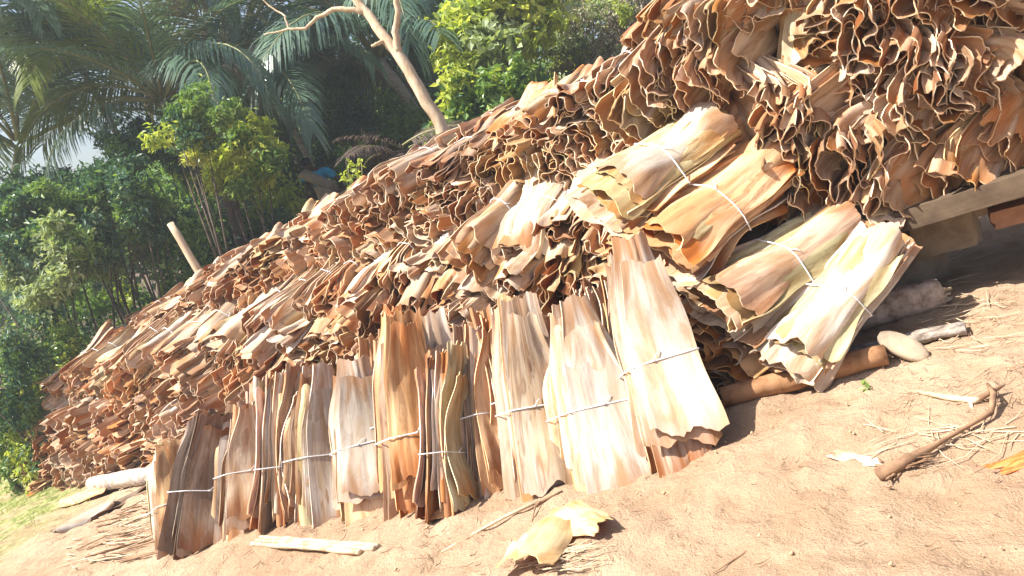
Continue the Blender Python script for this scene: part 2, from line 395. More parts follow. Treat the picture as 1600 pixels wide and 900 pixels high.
def tint(kind='mix'):
    x = rnd.random(); v = rnd.uniform(.72, 1.12)
    if kind == 'pale': c = (.96, .99, 1.05)
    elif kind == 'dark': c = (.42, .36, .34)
    elif kind == 'green': c = (.90, .91, .70)
    elif kind == 'orange': c = (1.0, .74, .48)
    elif x < .42: c = (1., .97, .93)
    elif x < .62: c = (1.06, .84, .62)
    elif x < .78: c = (1.12, 1.14, 1.2)
    elif x < .90: c = (.72, .60, .54)
    else: c = (.84, .86, .62)
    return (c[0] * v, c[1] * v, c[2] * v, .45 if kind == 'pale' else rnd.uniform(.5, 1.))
BN = 'palm_sheath_bundle'
def place_bundle(ty, loc, ydir, zdir, label, group, scale=1., tints=None, mirror=False, sx=1., drop=()):
    y = Vector(ydir).normalized(); z = Vector(zdir); z = (z - z.dot(y) * y).normalized(); x = y.cross(z)
    root = empty(BN, loc, label, 'leaf bundle', group)
    m = Matrix((x, y, z)).transposed().to_4x4(); m.translation = Vector(loc); root.matrix_world = m
    root.scale = (scale * sx * (-1 if mirror else 1), scale, scale)
    ms, tie = ty; bt = tint(); bl = rnd.uniform(.35, .75)
    for i, me in enumerate(ms):
        o = link('sheath', me, root); q = tint(); o.color = tints[i] if tints else [a * bl + b * (1 - bl) for a, b in zip(bt, q)]
    link('tie_string', tie, root)
    return root
ORD = ['first', 'second', 'third', 'fourth', 'fifth', 'sixth', 'seventh', 'eighth', 'ninth', 'tenth', 'eleventh', 'twelfth', 'thirteenth', 'fourteenth',
       'fifteenth', 'sixteenth', 'seventeenth', 'eighteenth', 'nineteenth', 'twentieth', 'twenty-first', 'twenty-second', 'twenty-third', 'twenty-fourth',
       'twenty-fifth', 'twenty-sixth', 'twenty-seventh', 'twenty-eighth', 'twenty-ninth', 'thirtieth']
PT = [bundle_type(100 + i, 13, .78, .33, sp=.0165, fold=.6, end=.9, com=.8, fq=.6, curl=2.6, ruffle=.55, droop=(.05, .10, .03, .13)[i % 4], cup=.5, flare=.02, pinch=.76, jag=.065, ind=.9, thick=.0044, tear=1.3) for i in range(9)]
ST = [bundle_type(300 + i, 17, .78, .31, sp=.0125, fold=.55, end=.8, com=.7, fq=.75, curl=2.2, ruffle=.5, droop=(.20, .30, .14)[i % 3], cup=.35, flare=.03, pinch=.74, jag=.10, thick=.0042, nu=23, nv=15, ind=.9, tear=1.5) for i in range(8)]
HT = [bundle_type(500 + i, 15, .68, .31, sp=.0155, fold=.15, end=.3, com=.35, fq=.55, curl=3.6, ruffle=.22, leaf=.22, crease=1.2, droop=.05, cup=1.75, cupe=.8, flare=.01, pinch=.80, jag=.08, ind=.5, thick=.0044, nu=25, nv=17, rad=.003, fan=0, tear=1.5) for i in range(5)]
VT = [bundle_type(700 + i, 12, .74, .26, sp=.0135, fold=.16, end=.26, com=.3, fq=.55, curl=2.2, droop=.0, cup=.3, cup0=.22, fan=.032, face=1, flare=.035, pinch=.92, jag=.10, ind=.6, leaf=.48, crease=1.3, ruffle=.2, thick=.004, nu=21, nv=17, ytie=-.13 + .05 * (i % 3), rad=.003, taper=.95) for i in range(6)]
VEC = lambda a: Vector(tuple(float(q) for q in a))
def pile_bundle(types, s, t, h, label, group, up=0., yaw=.15, roll=.4, sc=1., side=.62):
    ty = rnd.choice(types)
    yd = B + A * rnd.uniform(-yaw, yaw) + N * (up + rnd.uniform(-.07, .07))
    rl = rnd.uniform(.9, 1.7) * rnd.choice((-1, 1)) if rnd.random() < side else rnd.uniform(-roll, roll)
    zd = N * math.cos(rl) + A * math.sin(rl)
    c = pile(s, t, h) + yd / np.linalg.norm(yd) * .33
    return place_bundle(ty, c, yd, zd, label, group, sc * rnd.uniform(.92, 1.1), mirror=rnd.random() < .5)
def row(lo, hi, w, jit, s_ofs):
    s = lo + s_ofs; out = []
    while s < hi: out.append(s + rnd.uniform(-jit, jit)); s += w * rnd.uniform(.92, 1.08)
    return out
LAY = ['topmost', 'second', 'third', 'fourth', 'fifth', 'bottom']
for li in range(6):                          # low front tier
    h = .86 - li * .165
    for k, s in enumerate(row(-7.8 + .05 * li, -.02 + .03 * li, .285, .03, (li % 2) * .12)):
        e = sm((s + 7.6) / .5)
        if li >= 3 and -3.0 < s < -.3: continue     # nothing shows there behind the upright bundles
        pile_bundle(PT, s, -.02 + .48 * (h / .9) ** 1.4 + rnd.uniform(-.06, .06), h * (.93 + .07 * float(e)) + (.10 * float(sm((-4.5 - s) / 2))) * (h / .86) + rnd.uniform(-.02, .02),
                    f'{ORD[k]} dried leaf bundle from the far left end, {LAY[li]} layer of the low front tier', 'bundles lying in the low front tier of the long pile', up=.06 + .22 * (li < 2))
for li in range(3):                          # high rear tier
    for k, s in enumerate(row(-7.3, -.15, .285, .03, (li % 2) * .13)):
        top = 1.44 - .30 * float(sm((-3.0 - s) / 4.))
        h = top - li * .165 - .07 * math.exp(-((s + 3.4) / 1.1) ** 2)
        if h < .86: h = .86 + rnd.uniform(0, .05)
        pile_bundle(PT, s, .86 + .16 * (3 - li) / 3 + rnd.uniform(-.06, .06), h + rnd.uniform(-.03, .03),
                    f'{ORD[k]} dried leaf bundle from the far left end, {LAY[li]} layer of the high rear tier', 'bundles lying in the high rear tier of the long pile', up=.05 + .15 * (li < 1), roll=.45)
for k, s in enumerate(row(-7.2, .1, .33, .04, .05)):
    dip = .09 * math.exp(-((s + 3.6) / 1.1) ** 2)   # a last course behind the ridge
    pile_bundle(PT, s, 1.40 + rnd.uniform(-.05, .05), 1.50 - .28 * float(sm((-3.2 - s) / 4.)) + rnd.uniform(-.03, .05) - dip,
                f'{ORD[k]} dried leaf bundle from the left, lying along the ridge behind the rear tier', 'bundles along the ridge of the long pile', up=.08)
SL = ["topmost", "second", "third", "fourth", "fifth", "sixth", "seventh", "eighth", "bottom"]
for li in range(9):                          # big stack on the beam, ends hanging towards the viewer
    for k, s in enumerate(row((.50, .30, .16, .08, .08)[li] if li < 5 else .16, 1.72, .255, .03, (li % 2) * .14)):
        h = 1.93 - li * .160 - .02 * s
        pile_bundle(ST, s, .54 + .06 * (8 - li) / 8 + rnd.uniform(-.07, .07), h + rnd.uniform(-.03, .03),
                    f'{ORD[k]} curled leaf bundle from the left, {SL[li]} layer of the big stack on the beam',
                    'curled bundles in the big stack on the beam', up=.45, yaw=.3, roll=.6, side=.75)
# ------------------------------------------------------------------ bundles leaning upright against the pile
def upright(ti, bx, by, tx, ty_, wpx, yaw, label, front='pale', rest=None, back=.24, sy=1.):
    p0 = gp(bx, by, .012); d0 = (p0 - CAM) @ _f
    p1 = at(tx, ty_, d0 + back); L = float(np.linalg.norm(p1 - p0)); yd = p1 - p0
    view = p0 - CAM; view /= np.linalg.norm(view)
    zd = -view * math.cos(yaw - .15) + _R * math.sin(yaw - .15)
    sc = L / .76; sx = (wpx / F * d0) / (.25 * sc) if abs(yaw) < .9 else 1.
    T = [tint(rest) if rest and rnd.random() < .7 else tint() for _ in VT[ti][0]]
    T[-1] = tint(front); T[-2] = tint(front)
    c = (p0 + p1) / 2 + (view * .06)
    return place_bundle(VT[ti], c, yd, zd, label, 'bundles standing upright along the foot of the pile', sc, T, mirror=False, sx=min(max(sx, .6), 1.5))
upright(0, 283, 848, 262, 698, 62, .2, 'narrow orange topped leaf bundle behind the dark brown bundle, far left of the upright row', 'orange')
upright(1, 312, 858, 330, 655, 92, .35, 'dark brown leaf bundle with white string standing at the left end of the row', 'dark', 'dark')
upright(2, 388, 832, 383, 640, 80, .3, 'tan leaf bundle with a brown streak standing right beside the dark brown bundle', 'mix')
upright(3, 445, 820, 440, 592, 62, 1.2, 'upright bundle showing pale stacked leaf edges, between the tan bundle and the wide white ones', 'mix')
upright(4, 505, 812, 490, 590, 80, .5, 'white faced upright bundle with a low string, left of the wide brown streaked bundle', 'pale')
upright(5, 580, 805, 552, 583, 98, .12, 'wide white upright bundle with a brown streak down its middle', 'pale')
upright(0, 650, 800, 622, 500, 82, .3, 'tall orange brown upright bundle rising above the wide white one', 'orange', 'orange')
upright(3, 705, 806, 690, 560, 70, 1.15, 'brown and olive upright bundle with spread leaf edges near the middle of the row', 'green', 'mix')
upright(2, 778, 770, 745, 520, 84, .75, 'upright bundle with folded cream leaf edges, left of the orange topped bundle', 'mix')
upright(1, 850, 768, 800, 478, 96, .3, 'orange topped cream upright bundle leaning left, third from the right end', 'mix')
upright(4, 950, 757, 890, 492, 112, .25, 'white upright bundle with brown stains along its right side, second from the right end', 'pale')
upright(5, 1066, 728, 982, 405, 114, .32, 'tallest cream white upright bundle at the right end of the row', 'pale', back=.30)
for k, (bx, by, tx, ty__, w, yw) in enumerate([(420, 805, 412, 610, 80, .9), (475, 800, 462, 585, 80, .2), (615, 785, 590, 545, 80, .7), (690, 775, 660, 520, 90, .2),
        (745, 762, 722, 530, 90, .5), (822, 750, 772, 500, 90, 1.2), (905, 735, 852, 505, 90, 1.2), (1000, 718, 930, 455, 90, 1.25), (340, 815, 345, 665, 80, .4)]):
    nb = ['the tan and the edge-on bundle', 'the edge-on and the white faced bundle', 'the wide streaked and the tall orange bundle', 'the tall orange and the olive bundle',
          'the olive and the folded cream bundle', 'the folded cream and the orange topped bundle', 'the orange topped and the stained white bundle',
          'the stained white and the tallest bundle', 'the dark brown and the tan bundle'][k]
    upright(k % 6, bx, by, tx, ty__, w, yw, 'upright bundle set back between ' + nb, 'mix', back=.2).location += VEC(B * .03)
# ------------------------------------------------------------------ loose bundles spilling off the right end
def spill(ti, fx, fy, fd, bx, by, bd, wpx, tilt, label, front='mix', rest=None, sc0=.76):
    p0 = at(fx, fy, fd); p1 = at(bx, by, bd); L = float(np.linalg.norm(p1 - p0)); sc = L / sc0
    sx = (wpx / F * fd) / (.235 * sc)
    view = (p0 + p1) / 2 - CAM; view /= np.linalg.norm(view)
    zd = -view * math.cos(tilt) + N * math.sin(tilt)
    T = [tint(rest) if rest and rnd.random() < .7 else tint() for _ in HT[ti][0]]; T[-1] = tint(front)
    return place_bundle(HT[ti], (p0 + p1) / 2, p1 - p0, zd, label, 'loose tied bundles at the right end of the long pile', sc, T, mirror=ti % 2 == 1, sx=sx)
spill(0, 935, 318, 3.38, 1125, 200, 3.62, 118, .75, 'cream green tied bundle highest of the four at the right end of the pile', 'pale', 'green')
spill(1, 1030, 385, 3.22, 1205, 262, 3.45, 120, .6, 'orange brown tied bundle just below the highest loose bundle', 'mix', 'orange')
spill(2, 1120, 475, 3.12, 1325, 355, 3.35, 112, .5, 'tied bundle with a smooth cream leaf on top, third loose bundle down', 'mix')
spill(3, 1225, 572, 2.98, 1385, 372, 3.15, 104, .35, 'lowest loose tied bundle resting on the logs, orange at both ends', 'pale', 'mix')
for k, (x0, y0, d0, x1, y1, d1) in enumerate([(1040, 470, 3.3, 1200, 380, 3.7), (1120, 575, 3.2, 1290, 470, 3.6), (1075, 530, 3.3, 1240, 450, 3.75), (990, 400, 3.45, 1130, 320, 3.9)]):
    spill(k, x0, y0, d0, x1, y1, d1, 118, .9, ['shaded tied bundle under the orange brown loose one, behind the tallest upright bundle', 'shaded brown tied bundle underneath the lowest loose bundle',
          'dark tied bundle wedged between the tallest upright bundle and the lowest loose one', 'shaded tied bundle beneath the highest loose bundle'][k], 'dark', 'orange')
# ------------------------------------------------------------------ single sheaths lying about
def loose_sheath(seed, p, yd, zd, L, Wd, label, tn='pale', group=None, th=.004, **kw):
    r = np.random.RandomState(seed)
    q = dict(sp=0, fold=.3, end=.5, curl=1.4, cup=-.8, ruffle=.3, jag=.0, ind=.6, flare=0, pinch=1, tiez=1, nu=21, nv=21); q.update(kw)
    G = sheath_arrays(r, L, Wd, 0, 2, [(.9, r.uniform(0, 6), .5, .6)], q)
    V, f, mi, uv = solid(G, th); V[:, 2] -= V[:, 2].min()
    o = link('fallen_leaf_sheath', mesh('fallen_leaf_sheath', V, f, [M_in, M_out, M_rim], mi, True, uv))
    y = VEC(yd).normalized(); z = VEC(zd); z = (z - z.dot(y) * y).normalized(); x = y.cross(z)
    m = Matrix((x, y, z)).transposed().to_4x4(); m.translation = VEC(p); o.matrix_world = m; o.color = tint(tn)
    return tag(o, label, 'dry leaf', group)
def gdir(x0, y0, x1, y1): return gp(x1, y1) - gp(x0, y0)
YEL = (1.05, .95, .68, .25)
o = loose_sheath(1, gp(850, 872, .02), gdir(826, 900, 872, 840), N, .24, .24, 'fallen yellow cream leaf sheath nearest the viewer on the bare soil', fold=.1, end=.15, cup=0, cup0=1.15, curl=0, crease=.2, ruffle=.12, ind=.3, leaf=.3); o.color = YEL
o = loose_sheath(2, gp(908, 830, .02), gdir(860, 812, 945, 838), N, .27, .21, 'second fallen yellow cream leaf sheath lying just above the nearest one', fold=.1, end=.15, cup=0, cup0=.9, curl=0, crease=.2, ruffle=.12, ind=.3, leaf=.4); o.color = YEL
loose_sheath(3, gp(812, 868), gdir(808, 890, 825, 835), N + _R * .8, .16, .08, 'small curled brown leaf scrap on the left of the fallen yellow sheath', 'mix', curl=3.)
loose_sheath(4, gp(138, 778, .01), gdir(95, 800, 190, 772), N, .55, .30, 'curled brown sheath lying at the foot of the far left pile end', 'orange')
loose_sheath(5, gp(135, 815), gdir(105, 825, 165, 795), N, .42, .30, 'pale folded sheath lying below the curled brown one at far left', 'pale', curl=2.4)
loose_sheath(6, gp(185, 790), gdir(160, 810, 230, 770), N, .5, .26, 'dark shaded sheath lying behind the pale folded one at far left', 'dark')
loose_sheath(7, gp(1340, 722), gdir(1300, 712, 1385, 730), N, .20, .055, 'narrow white and brown leaf strip lying left of the broken branch', 'pale')
o = loose_sheath(8, gp(1592, 722), gdir(1575, 728, 1625, 708), N, .14, .07, 'orange dead leaf at the right edge of the soil', 'orange'); o.color = (1.0, .38, .14, 1)
o = loose_sheath(12, gp(700, 800, .0), gdir(690, 808, 735, 792), N, .16, .12, 'brown leaf scrap under the foot of the middle upright bundles', 'orange')
# ------------------------------------------------------------------ wood, stones, bricks
def line(p, q, n, sag=0., wob=.0):
    p = np.asarray(p); q = np.asarray(q); k = np.linspace(0, 1, n)[:, None]
    return p + (q - p) * k + np.array([0, 0, -sag]) * 4 * k * (1 - k) + rg.uniform(-wob, wob, (n, 3))
def log(name, label, cat, p, q, r, m, n=14, wob=.06, jw=.004, parts=(), seg=14, mend=None):
    mb = MB(); pts = line(p, q, n, 0, jw); mb.tube(pts, r * (1 + rg.uniform(-.05, .05, n)), seg, 0, wob)
    o = mb.build(name, [m]); tag(o, label, cat); return o
def rbox(mb, c, ax, size, rough=.03, n=4, mi=0, bev=.12):
    """a block with worn corners: a subdivided cube pushed about"""
    g = np.linspace(-1, 1, n); V = []; Fq = []; base = 0
    for d in range(3):
        for sgn in (-1, 1):
            a_, b_ = np.meshgrid(g, g); P3 = np.zeros((n, n, 3)); P3[..., d] = sgn; P3[..., (d + 1) % 3] = a_; P3[..., (d + 2) % 3] = b_
            ii = np.arange(n * n).reshape(n, n) + base
            q = np.stack([ii[:-1, :-1], ii[:-1, 1:], ii[1:, 1:], ii[1:, :-1]], -1).reshape(-1, 4)
            Fq.append(q if sgn > 0 else q[:, ::-1]); V.append(P3.reshape(-1, 3)); base += n * n
    V = np.concatenate(V); l = np.linalg.norm(V, axis=1)[:, None]
    V = V * (1 - bev * np.clip(l - 1.1, 0, 1))
    V = V + rough * np.c_[fbm(V[:, 0] * 2 + V[:, 2], V[:, 1] * 2, 3, 5), fbm(V[:, 1] * 2 + 9, V[:, 2] * 2 + V[:, 0], 3, 6), fbm(V[:, 2] * 2, V[:, 0] * 2 + V[:, 1], 3, 7)] * 4
    V = V * np.asarray(size) / 2; ax = np.asarray(ax)
    mb.add(np.asarray(c) + V @ ax, np.concatenate(Fq), mi)
def frame_(yd, up):
    y = np.asarray(yd, float); y /= np.linalg.norm(y); z = np.asarray(up, float); z = z - z.dot(y) * y; z /= np.linalg.norm(z); return np.array([np.cross(y, z), y, z])
def block(name, label, cat, c, yd, size, m, rough=.05, up=None, n=5, bev=.12):
    mb = MB(); rbox(mb, c, frame_(yd, N if up is None else up), size, rough, n, 0, bev); return tag(mb.build(name, m, None, rough > .02), label, cat)
b0, b1 = at(1330, 366, 3.38), at(1800, 222, 2.72)
block('support_beam', 'grey brown beam carrying the big stack of curled bundles', 'beam', (b0 + b1) / 2, b1 - b0, (.14, float(np.linalg.norm(b1 - b0)), .085), M_beam, .008, n=9, bev=.03).color = (.5, .45, .4, 1)
deck = empty('shade_deck', pile(1.2, 1.0, .43), 'added low deck of dark boards under the big stack, darkening the recess behind the beam', 'deck')  # added boards: cover the bright gap and block light below the stack
for k in range(5):
    mb = MB(); c = pile(1.45, .80 + k * .15, .43 + .004 * (k % 2)) - np.array(deck.location); rbox(mb, c, frame_(b1 - b0, N), (.135, 2.7, .03), .006, 7, 0, .02); mb.build('board', M_beam, deck).color = (.7, .6, .5, 1)
for k, (x, y, d, s) in enumerate([(1475, 352, 3.55, (.20, .26, .22)), (1590, 330, 3.15, (.15, .20, .075)), (1545, 312, 3.5, (.2, .3, .09)), (1420, 400, 3.75, (.22, .3, .3)), (1375, 415, 3.8, (.2, .2, .35))]):
    block(('stone_block', 'clay_brick', 'stone_block', 'stone_block', 'stone_block')[k], ['dim brown stone block under the beam of the big stack', 'reddish clay brick sticking out under the beam at the right edge',
          'flat stone lying above the clay brick right under the beam', 'tall dark stone behind the grey log', 'dark stone in the recess behind the lowest loose bundle'][k], 'brick' if k == 1 else 'stone',
          at(x, y, d), A + .1 * k * B, s, M_brick if k == 1 else M_stone, .03)
l1a, l1b = gp(1325, 520, .06), gp(1470, 478, .055)
log_ = log('grey_log', 'thick grey log lying beneath the lowest loose bundle, end broken', 'log', l1a - (l1b - l1a) * .9, l1b, .066, M_log, 18, .07)
log_.color = (1.7, 1.5, 1.35, 1)
mb = MB()
for k in range(16):
    a = rg.uniform(0, 6.3); r_ = .045 * math.sqrt(rg.random_sample()); dd = (l1b - l1a) / np.linalg.norm(l1b - l1a); fr = frame_(dd, N)
    q = l1b + fr[0] * r_ * math.cos(a) + fr[2] * r_ * math.sin(a); mb.tube([q - dd * .01, q + dd * rg.uniform(.01, .05)], [.014, .006], 5)
mb.build('broken_end', M_split, log_)
log('bamboo_pole', 'brown bamboo like pole sticking out under the lowest loose bundle', 'pole', gp(1130, 640, .05), gp(1385, 572, .045), .042, M_split, 16, .02).color = (.62, .42, .3, 1)
def plank(name, label, p, q, w, h, m, cat='plank'):
    mb = MB(); n = 12; fr = frame_(q - p, N)
    for k in range(3):
        off = fr[0] * (k - 1) * w * .33; a0 = p + off; a1 = q + off + (q - p) * rg.uniform(-.06, .04)
        mb.tube(line(a0, a1, n, 0, .002), [h * rg.uniform(.7, 1) for _ in range(n)], 6, 0, .12)
    return tag(mb.build(name, m), label, cat)
plank('split_plank', 'split grey wooden plank lying on the soil behind the oval stone', gp(1290, 568, .03), gp(1515, 522, .03), .07, .022, M_log)
plank('driftwood_board', 'flat weathered board lying in front of the left upright bundles', gp(402, 848, .012), gp(582, 862, .012), .075, .014, M_split)
# flat oval stone leaning on the plank
mb = MB(); th = np.linspace(0, math.pi, 13); ph = np.linspace(0, 2 * math.pi, 25)[:-1]
V = np.array([(math.sin(a) * math.cos(b), math.sin(a) * math.sin(b), math.cos(a)) for a in th for b in ph]); V[:, 2] = np.sign(V[:, 2]) * np.abs(V[:, 2]) ** .7
V = V * (1 + .12 * fbm(V[:, 0] * 1.5 + 3, V[:, 1] * 1.5, 2, 4))[:, None]
q = [(i * 24 + j, i * 24 + (j + 1) % 24, (i + 1) * 24 + (j + 1) % 24, (i + 1) * 24 + j) for i in range(12) for j in range(24)]
d_ = at(1442, 556, 2.9) - at(1382, 528, 2.98)
mb.add(at(1411, 541, 2.93) + (V * (.045, .098, .022)) @ frame_(d_, N * .5 - _f), q)
tag(mb.build('oval_stone', M_stone), 'flat oval stone propped on the split plank', 'stone')
log('pale_log', 'pale log lying under the far left end of the pile', 'log', gp(150, 768, .07), gp(262, 752, .07) , .07, M_log, 10).color = (1.5, 1.5, 1.5, 1)
# broken branch in the foreground
p = [gp(1372, 752, .02), gp(1420, 735, .03), gp(1470, 706, .03), gp(1515, 680, .03), gp(1550, 660, .03), gp(1556, 640, .05), gp(1545, 628, .06)]
mb = MB(); mb.tube(p, [.020, .016, .008, .007, .008, .009, .004], 8, 0, .15)
for k in range(14):
    a = gp(1385 + rg.uniform(0, 45), 745 - rg.uniform(0, 20), .02); mb.tube([a, a + (gp(1470, 728, .02) - a) * rg.uniform(.4, 1.) + rg.uniform(-.02, .02, 3)], [.004, .001], 5)
for k in range(26):
    a = gp(1378 + rg.uniform(-4, 34), 752 - rg.uniform(0, 24), .01); mb.tube([a, a + rg.uniform(-.03, .03, 3) * (1, 1, .4)], [.007, .002], 5)
tag(mb.build('broken_branch', M_twig), 'broken brown branch with a frayed end lying on the sunlit soil at right', 'branch')
mb = MB(); mb.tube([gp(1436, 618, .012), gp(1480, 628, .015), gp(1525, 636, .02), gp(1535, 632, .02)], [.006, .010, .011, .006], 7, 0, .1)
mb.tube([gp(1517, 634, .02), gp(1520, 648, .012)], [.008, .003], 6)
tag(mb.build('bleached_stick', M_straw), 'bleached pale stick lying above the broken branch', 'stick')
mb = MB(); mb.tube([gp(1530, 633, .02), gp(1550, 627, .03), gp(1572, 618, .035)], [.009, .008, .002], 6, 0, .1); tag(mb.build('dark_twig', M_twig), 'short dark twig touching the tip of the bleached stick', 'twig')
mb = MB(); mb.tube([gp(690, 866, .008), gp(730, 845, .012), gp(790, 812, .012), gp(842, 788, .012)], [.003, .005, .006, .007], 6, 0, .1)
tag(mb.build('thin_stick', M_straw), 'long thin pale stick lying below the middle upright bundles', 'stick')
mb = MB(); mb.tube([gp(846, 790, .015), gp(838, 800, .02), gp(832, 818, .01)], [.004, .004, .002], 6); mb.tube([gp(836, 793, .01), gp(880, 772, .012)], [.006, .004], 6, 0, .1)
tag(mb.build('crooked_twig', M_twig), 'short crooked twig at the top end of the long thin stick', 'twig')
mb = MB(); mb.tube([gp(1115, 899, .008), gp(1160, 872, .01), gp(1190, 850, .008)], [.002, .003, .002], 5)
tag(mb.build('bottom_twig', M_twig), 'thin twig on the soil at the bottom edge, right of the fallen yellow sheaths', 'twig')
def straws(n, box, lmin, lmax, r, spread, m, label, ang=None, name='straw_litter'):
    mb = MB()
    for _ in range(n):
        x, y = rg.uniform(box[0], box[2]), rg.uniform(box[1], box[3])
        if ang is not None and abs((y - box[1]) / (box[3] - box[1]) - (1 - (x - box[0]) / (box[2] - box[0]))) > spread: continue
        a = gp(x, y, .006); g = rg.uniform(0, 6.3) if ang is None else ang + rg.normal() * .3
        L = rg.uniform(lmin, lmax); e = A * math.cos(g) + B * math.sin(g); b = a + e * L; b[2] = ground_z(b[0], b[1]) + .02 * rg.random_sample() + .012
        c = (a + b) / 2 + rg.uniform(-.1, .1, 3) * L * (1, 1, .3); c[2] = max(c[2], ground_z(c[0], c[1]) + .012)
        a[2] += .012; mb.tube([a, c, b], [r, r, r * .4], 4, cap=False)
    return tag(mb.build(name, m), label, 'dry straw', kind='stuff')
straws(120, (90, 760, 250, 895), .1, .55, .0035, .35, M_straw, 'pale dry straw and fibres strewn on the soil below the far left pile', .35)
straws(70, (120, 770, 280, 890), .15, .6, .005, .4, M_twig, 'brown stalks strewn on the soil below the far left pile', .5, 'stalk_litter')
straws(34, (1380, 670, 1600, 700), .05, .3, .0018, 1, M_straw, 'thin pale straws around the broken branch', None)
straws(70, (1430, 400, 1560, 560), .03, .16, .0022, 1, M_straw, 'dry roots and straws in the shade beside the grey log', None)
straws(60, (808, 862, 905, 900), .04, .14, .002, 1, M_straw, 'frayed straws beneath the fallen yellow sheaths', .4)
straws(150, (1380, 450, 1600, 660), .01, .07, .0013, 1, M_twig, 'small brown leaf crumbs on the soil at right', None)
straws(60, (700, 700, 1600, 900), .01, .05, .0014, 1, M_twig, 'tiny twigs scattered on the sunlit soil', None)
straws(90, (240, 780, 760, 895), .01, .07, .0018, 1, M_twig, 'tiny twigs scattered below the upright bundles', None)
# clods and pebbles
mb = MB(); ico = np.array([(1, 0, 0), (-1, 0, 0), (0, 1, 0), (0, -1, 0), (0, 0, 1), (0, 0, -1)], float); icf = np.array([(0, 2, 4), (2, 1, 4), (1, 3, 4), (3, 0, 4), (2, 0, 5), (1, 2, 5), (3, 1, 5), (0, 3, 5)])
for _ in range(800):
    s = rg.uniform(-4.5, 1.6); tt = rg.uniform(-1.9, .2); q = O + A * s + B * tt
    if s > .3: q = O + A * s + B * rg.uniform(-1.9, .6)
    q[2] = ground_z(q[0], q[1]) + .012; r_ = .002 + .006 * rg.random_sample() ** 3
    mb.add(q + ico * rg.uniform(.6, 1.3, (6, 1)) * r_, icf)
tag(mb.build('soil_clods', M_clod, None, True), 'small soil clods and pebbles scattered over the slope', 'gravel', kind='stuff')

# ------------------------------------------------------------------ vegetation
def unit(v): return v / (np.linalg.norm(v, axis=-1, keepdims=True) + 1e-9)
def leaves(mb_v, mb_f, mb_m, n0, C_, size, r, asp=.45, mi=0, droop=.3, updir=None):
    """kite shaped leaves at the points C_, each folded a little along its midrib"""
    n = len(C_); d = unit(r.normal(size=(n, 3)) + np.array([0, 0, -droop])) if updir is None else unit(updir + r.normal(size=(n, 3)) * .35)
    u = unit(r.normal(size=(n, 3)) * .55 + np.array([0, 0, 1.])); s = unit(np.cross(d, u)); w = np.cross(s, d)
    L = size * r.uniform(.6, 1.25, (n, 1)); hw = L * asp / 2
    a = C_; b = C_ + d * L * .45 + s * hw + w * L * .05; c = C_ + d * L - w * L * .12; e = C_ + d * L * .45 - s * hw + w * L * .05
    mb_v.append(np.stack([a, b, c, e], 1).reshape(-1, 3)); i = n0 + 4 * np.arange(n)[:, None]
    mb_f.append(i + np.array([[0, 1, 2, 3]])); mb_m.append(np.full(n, mi)); return n0 + 4 * n
def crown_mesh(r, rad, nl, size, mats, w, lump=7, asp=.45, sprigs=None):
    rad = np.asarray(rad); V, Fq, Mi = [], [], []; n0 = 0
    nb = lump * 2; bc = unit(r.normal(size=(nb, 3))) * r.uniform(.25, .95, (nb, 1)); br = r.uniform(.18, .5, nb)
    for k in range(nb):
        m_ = int(nl / nb); nsp = max(6, m_ // 11)
        dirs = unit(r.normal(size=(nsp, 3)) + bc[k] * .5); tips = bc[k] + dirs * br[k] * r.uniform(.6, 1.35, (nsp, 1))
        j = r.randint(0, nsp, m_); back = r.random_sample((m_, 1)) ** 1.2 * .55
        P_ = (tips[j] * (1 - back) + bc[k] * back) + r.normal(size=(m_, 3)) * .035
        mi = int(r.choice(len(mats), p=w))
        n0 = leaves(V, Fq, Mi, n0, P_ * rad, size * 1.1, r, asp, mi, .35)
    V = np.concatenate(V); Fq = np.concatenate(Fq); Mi = np.concatenate(Mi)
    flip = r.random_sample(len(Mi)) < .15; Mi[flip] = r.choice(len(mats), size=flip.sum(), p=w)
    return mesh('crown', V, Fq, mats, Mi, False)
def bush(px, py, d, rx, ry, mats, w, label, nl=5000, size=.09, seed=0, group='bushes and shrubs behind the pile', name='bush', lump=8, asp=.45, cat='bush'):
    r = np.random.RandomState(900 + seed); c = at(px, py, d); rx, ry = rx / F * d, ry / F * d
    gz = float(ground_z(c[0], c[1])); base = np.array([c[0], c[1], min(gz, c[2])])
    if c[2] + ry - gz < 2.3: tz = c[2] + ry; ry = (tz - gz) / 2 + .08; c = np.array([c[0], c[1], tz - ry])
    root = empty(name, base, label, cat, group)
    cr = link('crown', crown_mesh(r, (rx, rx * .8, ry), nl, size, [M_leaf[m] for m in mats], w, lump, asp), root); cr.location = Vector(c - base)
    mb = MB(); top = c - base
    for k in range(5):
        e = top + r.uniform(-.6, .6, 3) * (rx, rx * .8, ry); b_ = r.uniform(-.12, .12, 3) * (1, 1, 0)
        mid = (b_ + e) / 2 + r.uniform(-.15, .15, 3) * rx
        mb.tube([b_ - (0, 0, .15), mid, e], [.022, .014, .005], 6, 0, .1)
    mb.build('stem', M_dbark, root); return root
